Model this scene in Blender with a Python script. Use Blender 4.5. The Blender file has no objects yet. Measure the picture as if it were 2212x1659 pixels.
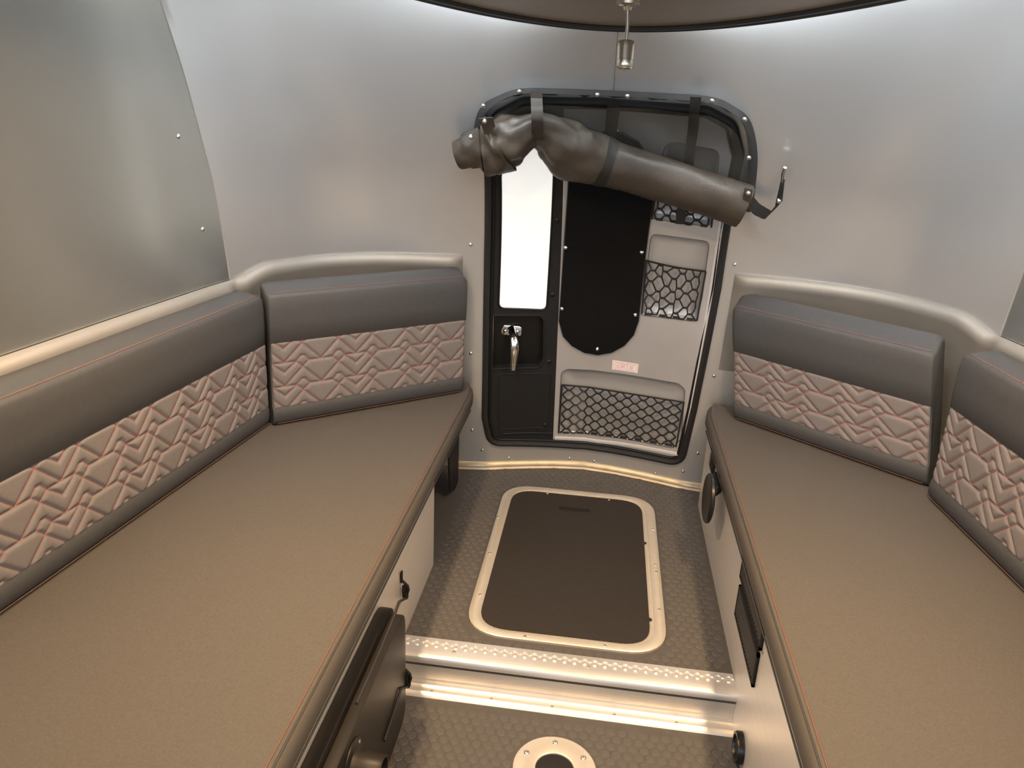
import bpy, bmesh, math, random
import numpy as np
from mathutils import Vector, Matrix
from mathutils.geometry import delaunay_2d_cdt
random.seed(7)

# ------------------------------------------------------------------ camera
FPX, CX, CY = 1661.0, 1106.0, 829.5            # photo is 2212 x 1659
CAM = np.array([0.013, 0.0, 1.30])
def _rot(vpy, vpzx):
    dY = np.array([vpy[0]-CX, vpy[1]-CY, FPX]); dY /= np.linalg.norm(dY)
    v = -((vpzx-CX)*dY[0]+FPX*dY[2])/dY[1]
    dD = np.array([vpzx-CX, v, FPX]); dD /= np.linalg.norm(dD)
    return np.stack([np.cross(dY, -dD), dY, -dD], 1)
ROT = _rot((1331, 245), 890)                   # world -> camera (right, down, forward)
scene = bpy.context.scene
col = scene.collection
cd = bpy.data.cameras.new('camera'); cam = bpy.data.objects.new('camera', cd); col.objects.link(cam)
cd.sensor_fit = 'HORIZONTAL'; cd.sensor_width = 36.0; cd.lens = FPX/2212*36.0; cd.clip_start = 0.02
M = Matrix.Identity(4)
for i in range(3):
    M[i][0] = ROT[0, i]; M[i][1] = -ROT[1, i]; M[i][2] = -ROT[2, i]; M[i][3] = CAM[i]
cam.matrix_world = M
scene.camera = cam

# ------------------------------------------------------------------ world, lights, exposure
w = bpy.data.worlds.new('world'); scene.world = w; w.use_nodes = True
w.node_tree.nodes['Background'].inputs[0].default_value = (0.80, 0.90, 1.0, 1)
w.node_tree.nodes['Background'].inputs[1].default_value = 3.0
scene.view_settings.view_transform = 'Standard'; scene.view_settings.look = 'None'
scene.view_settings.exposure = 0.0; scene.view_settings.gamma = 1.0
scene.view_settings.use_curve_mapping = False
WARM = (1.0, 0.66, 0.36); WARM_W = 12.0
COOL = (0.86, 0.93, 1.0)
def area(name, loc, size, power, colr, rot=(0, 0, 0), sy=None):
    l = bpy.data.lights.new(name, 'AREA'); l.energy = power; l.color = colr; l.size = size
    if sy: l.shape = 'RECTANGLE'; l.size_y = sy
    o = bpy.data.objects.new(name, l); col.objects.link(o); o.location = loc; o.rotation_euler = rot
    return o
# daylight through the open entry door and the front window (behind the camera)
area('daylight_entry', (-1.35, -1.15, 0.8), 0.8, 20.0, COOL, (0, -math.pi/2, 0), 1.5)
area('daylight_front', (0, -2.05, 1.12), 1.9, 12.0, COOL, (math.pi/2, 0, 0), 0.8)

# ------------------------------------------------------------------ photo -> place helpers
def ray(u, v): return ROT.T @ np.array([u-CX, v-CY, FPX])
def onz(u, v, z): d = ray(u, v); return CAM + d*((z-CAM[2])/d[2])
def onx(u, v, x): d = ray(u, v); return CAM + d*((x-CAM[0])/d[0])
def ony(u, v, y): d = ray(u, v); return CAM + d*((y-CAM[1])/d[1])
def zc(P): return float((ROT @ (np.array(P)-CAM))[2])

def pchip(xs, ys):
    xs = np.asarray(xs, float); ys = np.asarray(ys, float)
    h = np.diff(xs); d = np.diff(ys)/h; n = len(xs); m = np.zeros(n)
    for i in range(1, n-1):
        if d[i-1]*d[i] > 0:
            w1 = 2*h[i]+h[i-1]; w2 = h[i]+2*h[i-1]; m[i] = (w1+w2)/(w1/d[i-1]+w2/d[i])
    m[0] = d[0]; m[-1] = d[-1]
    def f(x):
        x = min(max(x, xs[0]), xs[-1]); i = int(min(max(np.searchsorted(xs, x)-1, 0), n-2))
        t = (x-xs[i])/h[i]
        return float((2*t**3-3*t**2+1)*ys[i]+(t**3-2*t**2+t)*h[i]*m[i]+(-2*t**3+3*t**2)*ys[i+1]+(t**3-t**2)*h[i]*m[i+1])
    return f
# plan of the shell at bench height (right half) and its rise to the roof
PLAN = np.array([(0, 2.700), (.1, 2.687), (.2, 2.665), (.3, 2.637), (.37, 2.616), (.47, 2.600), (.6, 2.578), (.72, 2.545), (.82, 2.49),
                 (.90, 2.42), (.96, 2.33), (1.01, 2.23), (1.045, 2.12), (1.066, 2.0), (1.08, 1.87), (1.10, 1.7), (1.125, 1.45), (1.17, 1.0), (1.2, .5), (1.21, 0)])
_a = np.concatenate([[0], np.cumsum(np.linalg.norm(np.diff(PLAN, axis=0), axis=1))])
PX, PY = pchip(_a, PLAN[:, 0]), pchip(_a, PLAN[:, 1]); ALEN = _a[-1]
_yx = pchip(PLAN[:-1, 0], PLAN[:-1, 1])
RZ = [-.2, 0, .2, .35, .6, .85, 1.05, 1.2, 1.35, 1.5, 1.58, 1.65, 1.70, 1.74, 1.76]
RKX = pchip(RZ, [1, 1, 1, 1, 1, 1, .995, .985, .965, .93, .88, .79, .64, .42, .0])
RYC = pchip(RZ, [2.745, 2.74, 2.72, 2.70, 2.66, 2.62, 2.56, 2.47, 2.35, 2.17, 2.02, 1.75, 1.38, .90, .0])
def wy(x, z): return _yx(min(abs(x)/max(RKX(z), .05), 1.15))*RYC(z)/2.70
def wnorm(x, z):
    e = .004; s = 1 if x >= 0 else -1; xa = x if abs(x) > e else s*e
    dx = (wy(xa+e, z)-wy(xa-e, z))/(2*e); dz = (wy(x, z+e)-wy(x, z-e))/(2*e)
    n = np.array([dx, -1.0, dz]); return n/np.linalg.norm(n)      # points into the room
def wp(x, z, off=0.0): return np.array([x, wy(x, z), z]) + wnorm(x, z)*off
def onwall(u, v, off=0.0):
    d = ray(u, v); lo, hi = 0.5/d[1], 3.2/d[1]
    f = lambda t: (CAM+d*t)[1]-(wy((CAM+d*t)[0], min((CAM+d*t)[2], 1.6))-off)
    for _ in range(40):
        m = (lo+hi)/2
        if f(m) > 0: hi = m
        else: lo = m
    return CAM+d*lo
def xz(u, v): P = onwall(u, v); return (P[0], P[2])

# ------------------------------------------------------------------ materials
MATS = {}
def mat(name, base, rough=.5, metal=0.0, var=.06, nscale=30., bump=0.0, bscale=200., stretch=None, alpha=1.0, coat=0.0, emit=None, spec=.5):
    m = bpy.data.materials.new(name); m.use_nodes = True; nt = m.node_tree; N = nt.nodes; L = nt.links
    b = N['Principled BSDF']; tc = N.new('ShaderNodeTexCoord')
    mp = N.new('ShaderNodeMapping'); L.new(tc.outputs['Object'], mp.inputs[0])
    if stretch: mp.inputs['Scale'].default_value = stretch
    n = N.new('ShaderNodeTexNoise'); n.inputs['Scale'].default_value = nscale; n.inputs['Detail'].default_value = 4
    L.new(mp.outputs[0], n.inputs['Vector'])
    r = N.new('ShaderNodeValToRGB'); L.new(n.outputs['Fac'], r.inputs[0])
    r.color_ramp.elements[0].position = .3; r.color_ramp.elements[1].position = .7
    c = np.array(base)
    r.color_ramp.elements[0].color = (*(c*(1-var)), 1); r.color_ramp.elements[1].color = (*np.minimum(c*(1+var), 1), 1)
    L.new(r.outputs[0], b.inputs['Base Color'])
    b.inputs['Roughness'].default_value = rough; b.inputs['Metallic'].default_value = metal
    b.inputs['Alpha'].default_value = alpha; b.inputs['Coat Weight'].default_value = coat
    b.inputs['Specular IOR Level'].default_value = spec
    if bump:
        n2 = N.new('ShaderNodeTexNoise'); n2.inputs['Scale'].default_value = bscale; n2.inputs['Detail'].default_value = 3
        L.new(mp.outputs[0], n2.inputs['Vector'])
        bp = N.new('ShaderNodeBump'); bp.inputs['Strength'].default_value = bump; bp.inputs['Distance'].default_value = .002
        L.new(n2.outputs['Fac'], bp.inputs['Height']); L.new(bp.outputs[0], b.inputs['Normal'])
    if emit:
        b.inputs['Emission Color'].default_value = (*emit[0], 1); b.inputs['Emission Strength'].default_value = emit[1]
    MATS[name] = m
    return m
mat('aluminium_sheet', (.66, .665, .67), .33, .70, .03, 3., .35, 2.2, (1, 1, 1))
mat('aluminium_side', (.70, .735, .725), .26, .92, .03, 2.5, .12, 3.)
mat('aluminium_roof', (.66, .66, .665), .34, .7, .03, 3.)
mat('aluminium_brushed', (.74, .72, .69), .40, .75, .06, 60., .15, 120., (.05, 1, 12))
mat('aluminium_panel', (.80, .775, .75), .40, .55, .04, 40., .05, 90., (1, .05, 6))
mat('aluminium_frame', (.70, .65, .56), .38, .55, .03, 60.)
mat('trim_bronze', (.36, .30, .21), .35, .6, .12, 25.)
mat('chrome', (.88, .87, .85), .10, 1.0, .02, 50.)
mat('nickel', (.70, .65, .56), .22, 1.0, .05, 90., .1, 300., (1, 1, .05))
mat('vinyl_grey', (.057, .058, .061), .55, 0, .05, 80., .12, 900., spec=.32)
mat('vinyl_seat', (.086, .078, .069), .62, 0, .09, 220., .15, 900., spec=.22)
mat('quilt_taupe', (.175, .160, .160), .6, 0, .05, 120., .12, 900., spec=.3)
mat('thread_red', (.33, .10, .095), .6, 0, .2, 300.)
mat('thread_rust', (.17, .085, .06), .65, 0, .2, 300.)
mat('piping_dark', (.05, .048, .045), .45, 0, .05, 100.)
mat('floor_rubber', (.080, .075, .070), .60, 0, .10, 50., .12, 500., spec=.3)
mat('floor_stud_rubber', (.092, .086, .080), .52, 0, .10, 50., .10, 500., spec=.35)
mat('hatch_black', (.027, .023, .019), .65, 0, .10, 120., .15, 700., spec=.25)
mat('slot_black', (.006, .006, .006), .8, 0, .1, 50.)
mat('plastic_black', (.014, .014, .015), .62, 0, .10, 200., .25, 900., spec=.25)
mat('plastic_gloss_black', (.010, .010, .010), .30, 0, .1, 60., spec=.35)
mat('rubber_black', (.014, .014, .015), .55, 0, .1, 90.)
mat('fabric_black', (.007, .007, .0075), .9, 0, .2, 300., .15, 900., spec=.1)
mat('mesh_screen', (.055, .048, .038), .65, 0, .15, 12., .0, 900., None, .56)
mat('mesh_roll', (.062, .049, .036), .5, 0, .30, 9., .3, 260., None, 1.0)
mat('strap_black', (.020, .018, .016), .65, 0, .15, 200., .2, 900.)
mat('strap_brown', (.040, .031, .023), .6, 0, .15, 200., .2, 900.)
mat('door_grey', (.50, .50, .51), .36, .35, .03, 12., .03, 60.)
mat('door_grey_light', (.66, .66, .68), .38, .3, .03, 12.)
mat('pane_lit', (.85, .86, .84), .25, 0, .02, 4., emit=((.97, .96, .92), .62))
mat('sticker_white', (.90, .87, .87), .4, 0, .02, 50.)
mat('sticker_pink', (.72, .20, .28), .5, 0, .05, 50.)
mat('ceiling_brown', (.25, .20, .145), .30, 0, .05, 12., .05, 40.)
mat('table_dark', (.016, .0135, .011), .42, 0, .08, 20., .04, 80., spec=.28)
mat('lens_frosted', (.7, .7, .68), .3, 0, .02, 50.)
mat('bench_inner', (.10, .10, .10), .6, 0, .1, 20.)
mat('vent_slat', (.035, .033, .031), .5, 0, .1, 90.)
mat('lamp_glow', (1, .9, .75), .4, 0, .01, 20., emit=((1, .75, .45), 12.))
mat('led_cool', (.9, .95, 1), .4, 0, .01, 20., emit=((.88, .95, 1.0), 155.))
mat('ledge_metal', (.33, .315, .29), .62, .7, .03, 10.)
mat('laminate_pale', (.62, .62, .60), .5, 0, .06, 8.)

# ------------------------------------------------------------------ mesh helpers
class MB:
    def __init__(s): s.v = []; s.f = []
    def add(s, vs, fs):
        o = len(s.v); s.v += [tuple(map(float, p)) for p in vs]; s.f += [tuple(i+o for i in f) for f in fs]; return s
    def box(s, a, b):
        x0, y0, z0 = a; x1, y1, z1 = b
        return s.add([(x0, y0, z0), (x1, y0, z0), (x1, y1, z0), (x0, y1, z0), (x0, y0, z1), (x1, y0, z1), (x1, y1, z1), (x0, y1, z1)],
                     [(3, 2, 1, 0), (4, 5, 6, 7), (0, 1, 5, 4), (1, 2, 6, 5), (2, 3, 7, 6), (3, 0, 4, 7)])
    def grid(s, P, flip=False, wrap=False):
        n, m = len(P), len(P[0]); fs = []
        for i in range(n-1):
            for j in range(m if wrap else m-1):
                k = (j+1) % m; f = (i*m+j, (i+1)*m+j, (i+1)*m+k, i*m+k); fs.append(f[::-1] if flip else f)
        return s.add([p for r in P for p in r], fs)
    def tube(s, pts, r, n=8, closed=False, caps=True, flat=1.0, up=None):
        pts = [np.array(p, float) for p in pts]; k = len(pts); rows = []
        rr = r if hasattr(r, '__len__') else [r]*k
        prev = None
        for i in range(k):
            a = pts[(i-1) % k] if (closed or i > 0) else pts[i]; b = pts[(i+1) % k] if (closed or i < k-1) else pts[i]
            t = b-a; t /= (np.linalg.norm(t)+1e-12)
            if up is not None: ref = np.array(up[i] if hasattr(up[0], '__len__') else up, float)
            elif prev is None: ref = np.array([0, 0, 1.]) if abs(t[2]) < .9 else np.array([1., 0, 0])
            else: ref = prev
            x = ref-t*np.dot(ref, t); x /= (np.linalg.norm(x)+1e-12); y = np.cross(t, x); prev = x
            rows.append([pts[i]+(x*math.cos(q)*flat+y*math.sin(q))*rr[i] for q in [2*math.pi*j/n for j in range(n)]])
        if closed: rows.append(rows[0])
        o = len(s.v); s.grid(rows, wrap=True)
        if caps and not closed:
            s.f.append(tuple(o+j for j in range(n))); s.f.append(tuple(o+(k-1)*n+j for j in range(n))[::-1])
        return s
    def lathe(s, prof, n=20, M=None):
        rows = [[(r*math.cos(2*math.pi*j/n), r*math.sin(2*math.pi*j/n), z) for j in range(n)] for r, z in prof]
        if M is not None: rows = [[tuple(M @ Vector(p)) for p in r] for r in rows]
        o = len(s.v); s.grid(rows, wrap=True)
        s.f.append(tuple(o+j for j in range(n))[::-1]) ; s.f.append(tuple(o+(len(prof)-1)*n+j for j in range(n)))
        return s
    def prism(s, poly, f0, f1):
        n = len(poly); return s.add([f0(p) for p in poly]+[f1(p) for p in poly],
            [tuple(range(n))[::-1], tuple(range(n, 2*n))]+[(i, (i+1) % n, n+(i+1) % n, n+i) for i in range(n)])
    def build(s, name, m, parent=None, smooth=True, angle=40, bevel=0, seg=2, subd=0):
        me = bpy.data.meshes.new(name); me.from_pydata(s.v, [], s.f); me.update()
        bm = bmesh.new(); bm.from_mesh(me); bmesh.ops.remove_doubles(bm, verts=bm.verts, dist=1e-6)
        bmesh.ops.recalc_face_normals(bm, faces=bm.faces)
        if bevel:
            ed = [e for e in bm.edges if len(e.link_faces) == 2 and e.calc_face_angle(0) > .5]
            bmesh.ops.bevel(bm, geom=ed, offset=bevel, segments=seg, profile=.6, affect='EDGES', clamp_overlap=True)
        bm.to_mesh(me); bm.free()
        if smooth:
            me.polygons.foreach_set('use_smooth', [True]*len(me.polygons))
            try: me.set_sharp_from_angle(angle=math.radians(angle))
            except Exception: pass
        o = bpy.data.objects.new(name, me); col.objects.link(o); me.materials.append(MATS[m])
        if parent: o.parent = parent
        return o
def empty(name, loc=(0, 0, 0)):
    o = bpy.data.objects.new(name, None); col.objects.link(o); o.location = loc; o.empty_display_size = .05; return o
def adopt(parent, *objs):
    for o in objs:
        o.parent = parent; o.matrix_parent_inverse = Matrix.Translation(-Vector(parent.location))
    return parent
def tag(o, label, cat, group=None):
    o['label'] = label; o['category'] = cat
    if group: o['group'] = group
    return o
def struct(o, label=None):
    o['kind'] = 'structure'
    if label: o['label'] = label
    return o
def align(n, loc):          # matrix whose +Z is n
    return Matrix.Translation(Vector(loc)) @ Vector((0, 0, 1)).rotation_difference(Vector(n)).to_matrix().to_4x4()
def inst(src_me, name, Mx, parent=None):
    o = bpy.data.objects.new(name, src_me); col.objects.link(o); o.matrix_world = Mx
    if parent:
        o.parent = parent; o.matrix_parent_inverse = Matrix.Translation(-Vector(parent.location))
    return o
def fillet(poly, r, n=6):
    out = []; k = len(poly)
    for i in range(k):
        p = np.array(poly[i][:2], float); a = np.array(poly[i-1][:2], float); b = np.array(poly[(i+1) % k][:2], float)
        ri = r[i] if hasattr(r, '__len__') else r
        if ri <= 0: out.append(tuple(p)); continue
        ua = (a-p)/np.linalg.norm(a-p); ub = (b-p)/np.linalg.norm(b-p)
        ang = math.acos(max(-1, min(1, float(ua@ub)))); d = min(ri/math.tan(ang/2), .48*np.linalg.norm(a-p), .48*np.linalg.norm(b-p))
        A = p+ua*d; B = p+ub*d
        for j in range(n+1):
            t = j/n; out.append(tuple((1-t)**2*A+2*t*(1-t)*p+t*t*B))
    return out
def dense(poly, step=.02, closed=True):
    out = []; k = len(poly)
    for i in range(k if closed else k-1):
        a = np.array(poly[i], float); b = np.array(poly[(i+1) % k], float); n = max(1, int(np.linalg.norm(b-a)/step+.5))
        out += [tuple(a+(b-a)*j/n) for j in range(n)]
    if not closed: out.append(tuple(poly[-1]))
    return out
def inside(p, poly):
    c = False; k = len(poly)
    for i in range(k):
        a = poly[i]; b = poly[i-1]
        if (a[1] > p[1]) != (b[1] > p[1]) and p[0] < (b[0]-a[0])*(p[1]-a[1])/(b[1]-a[1])+a[0]: c = not c
    return c
def fill(loops, step):
    """triangulate an outline with holes; returns 2-D points and faces"""
    pts = []; faces = []
    for lp in loops: faces.append(list(range(len(pts), len(pts)+len(lp)))); pts += [Vector(p) for p in lp]
    xs = [p[0] for p in loops[0]]; zs = [p[1] for p in loops[0]]
    nx = int((max(xs)-min(xs))/step); nz = int((max(zs)-min(zs))/step)
    for i in range(1, nx+1):
        for j in range(1, nz+1):
            q = (min(xs)+i*step, min(zs)+j*step)
            if inside(q, loops[0]) and not any(inside(q, h) for h in loops[1:]):
                if all((q[0]-p[0])**2+(q[1]-p[1])**2 > (step*.35)**2 for p in pts[:sum(map(len, loops))]): pts.append(Vector(q))
    v, e, f, *_ = delaunay_2d_cdt(pts, [], faces, 1, 1e-7)
    P = [(a.x, a.y) for a in v]; cen = lambda t: (sum(P[i][0] for i in t)/3, sum(P[i][1] for i in t)/3)
    return P, [tuple(t) for t in f if not any(inside(cen(t), h) for h in loops[1:])]
def wall_patch(loops, off, depth=0.0, step=.035, mapf=None):
    """a sheet that follows the curved wall: outline (+holes) in (x, z), proud by off, edges turned down by depth"""
    fn = mapf or wp
    loops = [dense(l, min(step, .03)) for l in loops]; V, F = fill(loops, step); mb = MB()
    mb.add([fn(x, z, off) for x, z in V], F)
    if depth:
        for lp in loops:
            mb.grid([[fn(x, z, off) for x, z in lp], [fn(x, z, off-depth) for x, z in lp]], wrap=True)
    return mb
def wall_tube(poly, r, off, closed=True, n=8, step=.02, flat=1.0):
    p = dense(poly, step, closed); return MB().tube([wp(x, z, off) for x, z in p], r, n, closed, up=[wnorm(x, z) for x, z in p], flat=flat)
def rivet_mesh(name, r, h, m, n=10):
    mb = MB().lathe([(r, 0), (r*.97, h*.35), (r*.75, h*.75), (r*.4, h*.95), (.0005, h)], n)
    me = bpy.data.meshes.new(name); me.from_pydata(mb.v, [], mb.f); me.polygons.foreach_set('use_smooth', [True]*len(me.polygons)); me.materials.append(MATS[m]); return me
RIVET = rivet_mesh('rivet', .0066, .0048, 'chrome')
SNAP = rivet_mesh('snap', .0075, .006, 'chrome', 14)
SCREW = rivet_mesh('screw', .0045, .002, 'nickel')
DARKSCREW = rivet_mesh('dark_screw', .004, .0015, 'trim_bronze')
BLACKSCREW = rivet_mesh('black_screw', .009, .003, 'plastic_gloss_black', 14)

# ------------------------------------------------------------------ the shell
SEAM = next(a for a in np.linspace(0, ALEN, 600) if PX(a) > 1.045)
ZROWS = [-.2, -.1, 0, .08, .16, .24, .3, .36, .44, .52, .6, .7, .8, .88, .95, 1.02, 1.08, 1.14, 1.2, 1.26, 1.32, 1.38, 1.44, 1.5, 1.54, 1.58]
ZTOP = [1.58, 1.615, 1.65, 1.675, 1.70, 1.72, 1.74, 1.752, 1.7599]
def shell(a, z, side, off=0.0):
    kx, ky = RKX(z), RYC(z)/2.70; x = PX(a)*kx*side; y = PY(a)*ky
    if off: e = .002; tx, ty = PX(min(a+e, ALEN))-PX(max(a-e, 0)), PY(min(a+e, ALEN))-PY(max(a-e, 0)); l = math.hypot(tx, ty); x += side*ty/l*off; y -= tx/l*off
    return (x, y, z)
wr = struct(empty('wall_rear', (0, 2.6, 0)), 'rounded satin aluminium rear wall with centre seam')
sheets = []
_xs = [0, .05, .1, .15, .2, .25, .3, .352]; ALO = [next(a for a in np.linspace(0, ALEN, 3000) if PX(a) >= x-1e-9) for x in _xs]
AS = ALO + [ALO[-1]+(SEAM-ALO[-1])*i/36 for i in range(1, 37)]
HOLE = (.24, 1.26)
for side in (-1, 1):
    mb = MB(); P = [[shell(a, z, side, .003) for a in AS] for z in ZROWS]
    m_ = len(AS); idx = len(mb.v); mb.v += [tuple(map(float, p)) for r in P for p in r]
    for i in range(len(ZROWS)-1):
        for j in range(m_-1):
            if j < 7 and ZROWS[i] >= HOLE[0]-1e-6 and ZROWS[i+1] <= HOLE[1]+1e-6: continue      # doorway
            mb.f.append((i*m_+j, i*m_+j+1, (i+1)*m_+j+1, (i+1)*m_+j))
    mb.grid([[shell(SEAM, z, side, .003) for z in ZROWS], [shell(SEAM, z, side, -.004) for z in ZROWS]])
    sheets.append(mb.build('wall_sheet', 'aluminium_sheet', None, angle=60))
sm = MB().tube([(.0, shell(0, z, 1, .003)[1]-.0005, z) for z in ZROWS if z >= 1.26], .0014, 6).build('seam', 'aluminium_side', None)
adopt(wr, sm, *sheets)
AB = [SEAM-.03+(ALEN-SEAM+.03)*i/30 for i in range(31)]
for side, nm in ((-1, 'wall_left'), (1, 'wall_right')):
    mb = MB().grid([[shell(a, z, side) for a in AB] for z in ZROWS])
    ys = [0, -.4, -.8, -1.15, -1.5, -1.9]
    for k in range(5):
        if side < 0 and k in (2, 3):
            zz = [z for z in ZROWS if z >= 1.5]
        else: zz = ZROWS
        mb.grid([[(1.21*RKX(z)*side, y, z) for y in (ys[k], ys[k+1])] for z in zz])
    o = mb.build(nm, 'aluminium_side', None, angle=60); struct(o, 'polished aluminium side wall')
mb = MB()
AT = [ALEN*i/70 for i in range(71)]
for side in (-1, 1):
    mb.grid([[shell(a, z, side) for a in AT] for z in ZTOP])
    mb.grid([[(1.21*RKX(z)*side, y, z) for y in (0, -.6, -1.2, -1.9)] for z in ZTOP])
struct(mb.build('ceiling', 'aluminium_roof', None, angle=60), 'curved aluminium roof skin')
# front bulkhead with a wide window opening, behind the camera
mb = MB(); fx = [-1.21, -.95, 0, .95, 1.21]; fz = [-.2, .72, 1.52, 1.76]
for i in range(4):
    for j in range(3):
        if i in (1, 2) and j == 1: continue
        mb.add([(fx[i], -1.9, fz[j]), (fx[i+1], -1.9, fz[j]), (fx[i+1], -1.9, fz[j+1]), (fx[i], -1.9, fz[j+1])], [(0, 1, 2, 3)])
struct(mb.build('wall_front', 'laminate_pale'), 'front bulkhead with window opening')

# rivets on the walls
for u, v in [(1017, 528), (1017, 763), (1020, 929), (1042, 972), (1099, 989), (1230, 990), (1283, 996), (1262, 1008), (1415, 1022), (1475, 1018), (1507, 979), (1542, 812), (1587, 571), (1040, 24)]:
    P = onwall(u, v, .003); inst(RIVET, 'rivet', align(wnorm(P[0], P[2]), P), wr)
wl = bpy.data.objects['wall_left']; wrt = bpy.data.objects['wall_right']
for (x, y, z, par) in [(-1, 1.86, 1.20, wl), (-1, 1.96, .96, wl), (1, 2.02, .77, wrt)]:
    a = min(np.linspace(SEAM, ALEN, 300), key=lambda q: abs(PY(q)*RYC(z)/2.70-y)); P = shell(a, z, x); inst(RIVET, 'rivet', align((-x, -.1, 0), P), par)

# ledge that runs round the walls above the back cushions
def ledge(name, side, a0):
    A = [a0+(2.30-a0)*i/90 for i in range(91)]; rows = []
    prof = [(.000, .846), (.006, .845), (.014, .841), (.021, .834), (.0245, .825), (.0255, .815), (.024, .806), (.021, .795), (.017, .76), (.012, .70), (.006, .60), (.0, .50)]
    for i, a in enumerate(A):
        k = min(1, (a-a0)/.05); k = math.sqrt(max(0, 1-(1-k)**2)) if k < 1 else 1
        q = min(1, max(0, (a-SEAM+.16)/.16)); dz = -.014-.030*q*q*(3-2*q)
        rows.append([shell(a, z+dz, side, .0035+o*k*(1-.6*math.exp(-((a-SEAM)/.02)**2))) for o, z in prof])
    o = MB().grid(rows).build(name, 'ledge_metal', None, angle=50); struct(o, 'rounded aluminium ledge above the back cushions'); return o
A47 = next(a for a in np.linspace(0, ALEN, 2000) if PX(a) > .455)
ledge('trim_1', -1, A47); ledge('trim_2', 1, A47-.02)

# ------------------------------------------------------------------ floors and step
ZL = -.095; YS = 1.552
HX0, HX1, HY0, HY1 = -.273, .261, 1.652, 2.512
def floor_poly():
    pts = [(1.2, YS)]+[(PX(a)*1.0, PY(a)*RYC(0)/2.70) for a in np.linspace(ALEN*.62, 0, 40)]
    pts = [p for p in pts if p[1] >= YS]
    return [(-x, y) for x, y in pts[::-1]][1:]+[] , pts
_, fr = floor_poly(); poly = [(x, y) for x, y in fr]+[(-x, y) for x, y in fr[::-1][1:]]
fl = MB().prism(poly, lambda p: (p[0], p[1], -.03), lambda p: (p[0], p[1], 0)).build('floor', 'floor_rubber', None, smooth=False)
struct(fl, 'raised rear floor of grey hexagon rubber')
lo = MB().box((-1.2, -1.9, ZL-.03), (1.2, YS, ZL)).build('floor', 'floor_rubber', None, smooth=False)
struct(lo, 'lower floor of grey hexagon rubber'); lo.name = 'floor'
def stud_geo(r=.0122, h=.0011):
    n = 6; a0 = math.pi/6
    vs = [(r*math.cos(a0+math.pi/3*i), r*math.sin(a0+math.pi/3*i), 0) for i in range(n)]+[(r*.88*math.cos(a0+math.pi/3*i), r*.88*math.sin(a0+math.pi/3*i), h) for i in range(n)]
    return vs, [tuple(range(6, 12))]+[(i, (i+1) % 6, 6+(i+1) % 6, 6+i) for i in range(6)]
sv, sf = stud_geo(); STUD = bpy.data.meshes.new('floor_stud'); STUD.from_pydata(sv, [], sf); STUD.materials.append(MATS['floor_stud_rubber'])
def studs(parent, z, y0, y1, ok):
    sp = .026; pos = []; ry = sp*.866; j = 0; y = y0+.015
    while y < y1:
        x = -.408+(sp/2 if j % 2 else 0)
        while x < .408:
            if ok(x, y): pos.append((x, y))
            x += sp
        y += ry; j += 1
    pos.sort(key=lambda p: abs(p[1])+abs(p[0])*.2)
    vis = [p for p in pos if p[1] > 1.30 or z > -.05]; hid = [p for p in pos if not (p[1] > 1.30 or z > -.05)]
    for x, y in vis[:300]:
        o = bpy.data.objects.new('floor_stud', STUD); col.objects.link(o); o.location = (x, y, z); o.parent = parent
    mb = MB()
    for x, y in vis[300:]+hid: mb.add([(a+x, b+y, c+z) for a, b, c in sv], sf)
    if mb.v:
        o = mb.build('floor_stud_field', 'floor_stud_rubber', parent, smooth=False); o['kind'] = 'stuff'
hp = fillet([(HX0-.012, HY0-.012), (HX1+.012, HY0-.012), (HX1+.012, HY1+.012), (HX0-.012, HY1+.012)], .12)
studs(fl, 0, YS+.06, 2.75, lambda x, y: not inside((x, y), hp) and y < wy(x, 0)-.035)
FLC = (-.001, 1.345); FLR = .094
studs(lo, ZL, .9, 1.50, lambda x, y: math.hypot(x-FLC[0], y-FLC[1]) > FLR+.012)

# step edge: cargo track nosing, brushed riser, bottom angle
st = struct(empty('trim_3', (0, YS, 0)), 'aluminium step edge with scalloped cargo track')
X0, X1 = -.4178, .4178
pr = [(1.612, 0), (1.612, .004), (1.600, .006), (1.575, .006), (1.555, .004), (1.546, .000), (1.543, -.006), (1.543, -.014), (1.547, -.019), (1.552, -.021), (1.552, 0)]
nose = MB().add([(X0, y, z) for y, z in pr]+[(X1, y, z) for y, z in pr], [(i, (i+1) % 11, 11+(i+1) % 11, 11+i) for i in range(11)]+[tuple(range(11))[::-1], tuple(range(11, 22))]).build('nosing', 'aluminium_brushed', None, angle=35)
mb = MB(); n = 33
top = [(X0+.003+(X1-X0-.006)*i/(n*6), 1.598+.0045*(-1 if math.cos(2*math.pi*i/6) > 0 else 1)*min(1, abs(math.cos(2*math.pi*i/6))*1.4)) for i in range(n*6+1)]
mb.grid([[(x, 1.612, .0052) for x, y in top], [(x, 1.612, .0088) for x, y in top], [(x, y, .0088) for x, y in top], [(x, y-.002, .0055) for x, y in top]])
track = mb.build('track_lip', 'aluminium_brushed', None, angle=30)
kn = []
bm_ = MB().lathe([(.0062, 0), (.0055, .0022), (.003, .0034), (.0003, .0036)], 10); KN = bpy.data.meshes.new('track_bead'); KN.from_pydata(bm_.v, [], bm_.f); KN.materials.append(MATS['aluminium_brushed']); KN.polygons.foreach_set('use_smooth', [True]*len(KN.polygons))
adopt(st, nose, track)
for i in range(n): inst(KN, 'track_bead', Matrix.Translation((X0+.003+(X1-X0-.006)*(i+.5)/n+.0, 1.585, .0058)), st)
riser = MB().box((X0, 1.553, ZL+.004), (X1, 1.562, -.018)).build('riser', 'aluminium_brushed', None, smooth=False)
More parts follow.
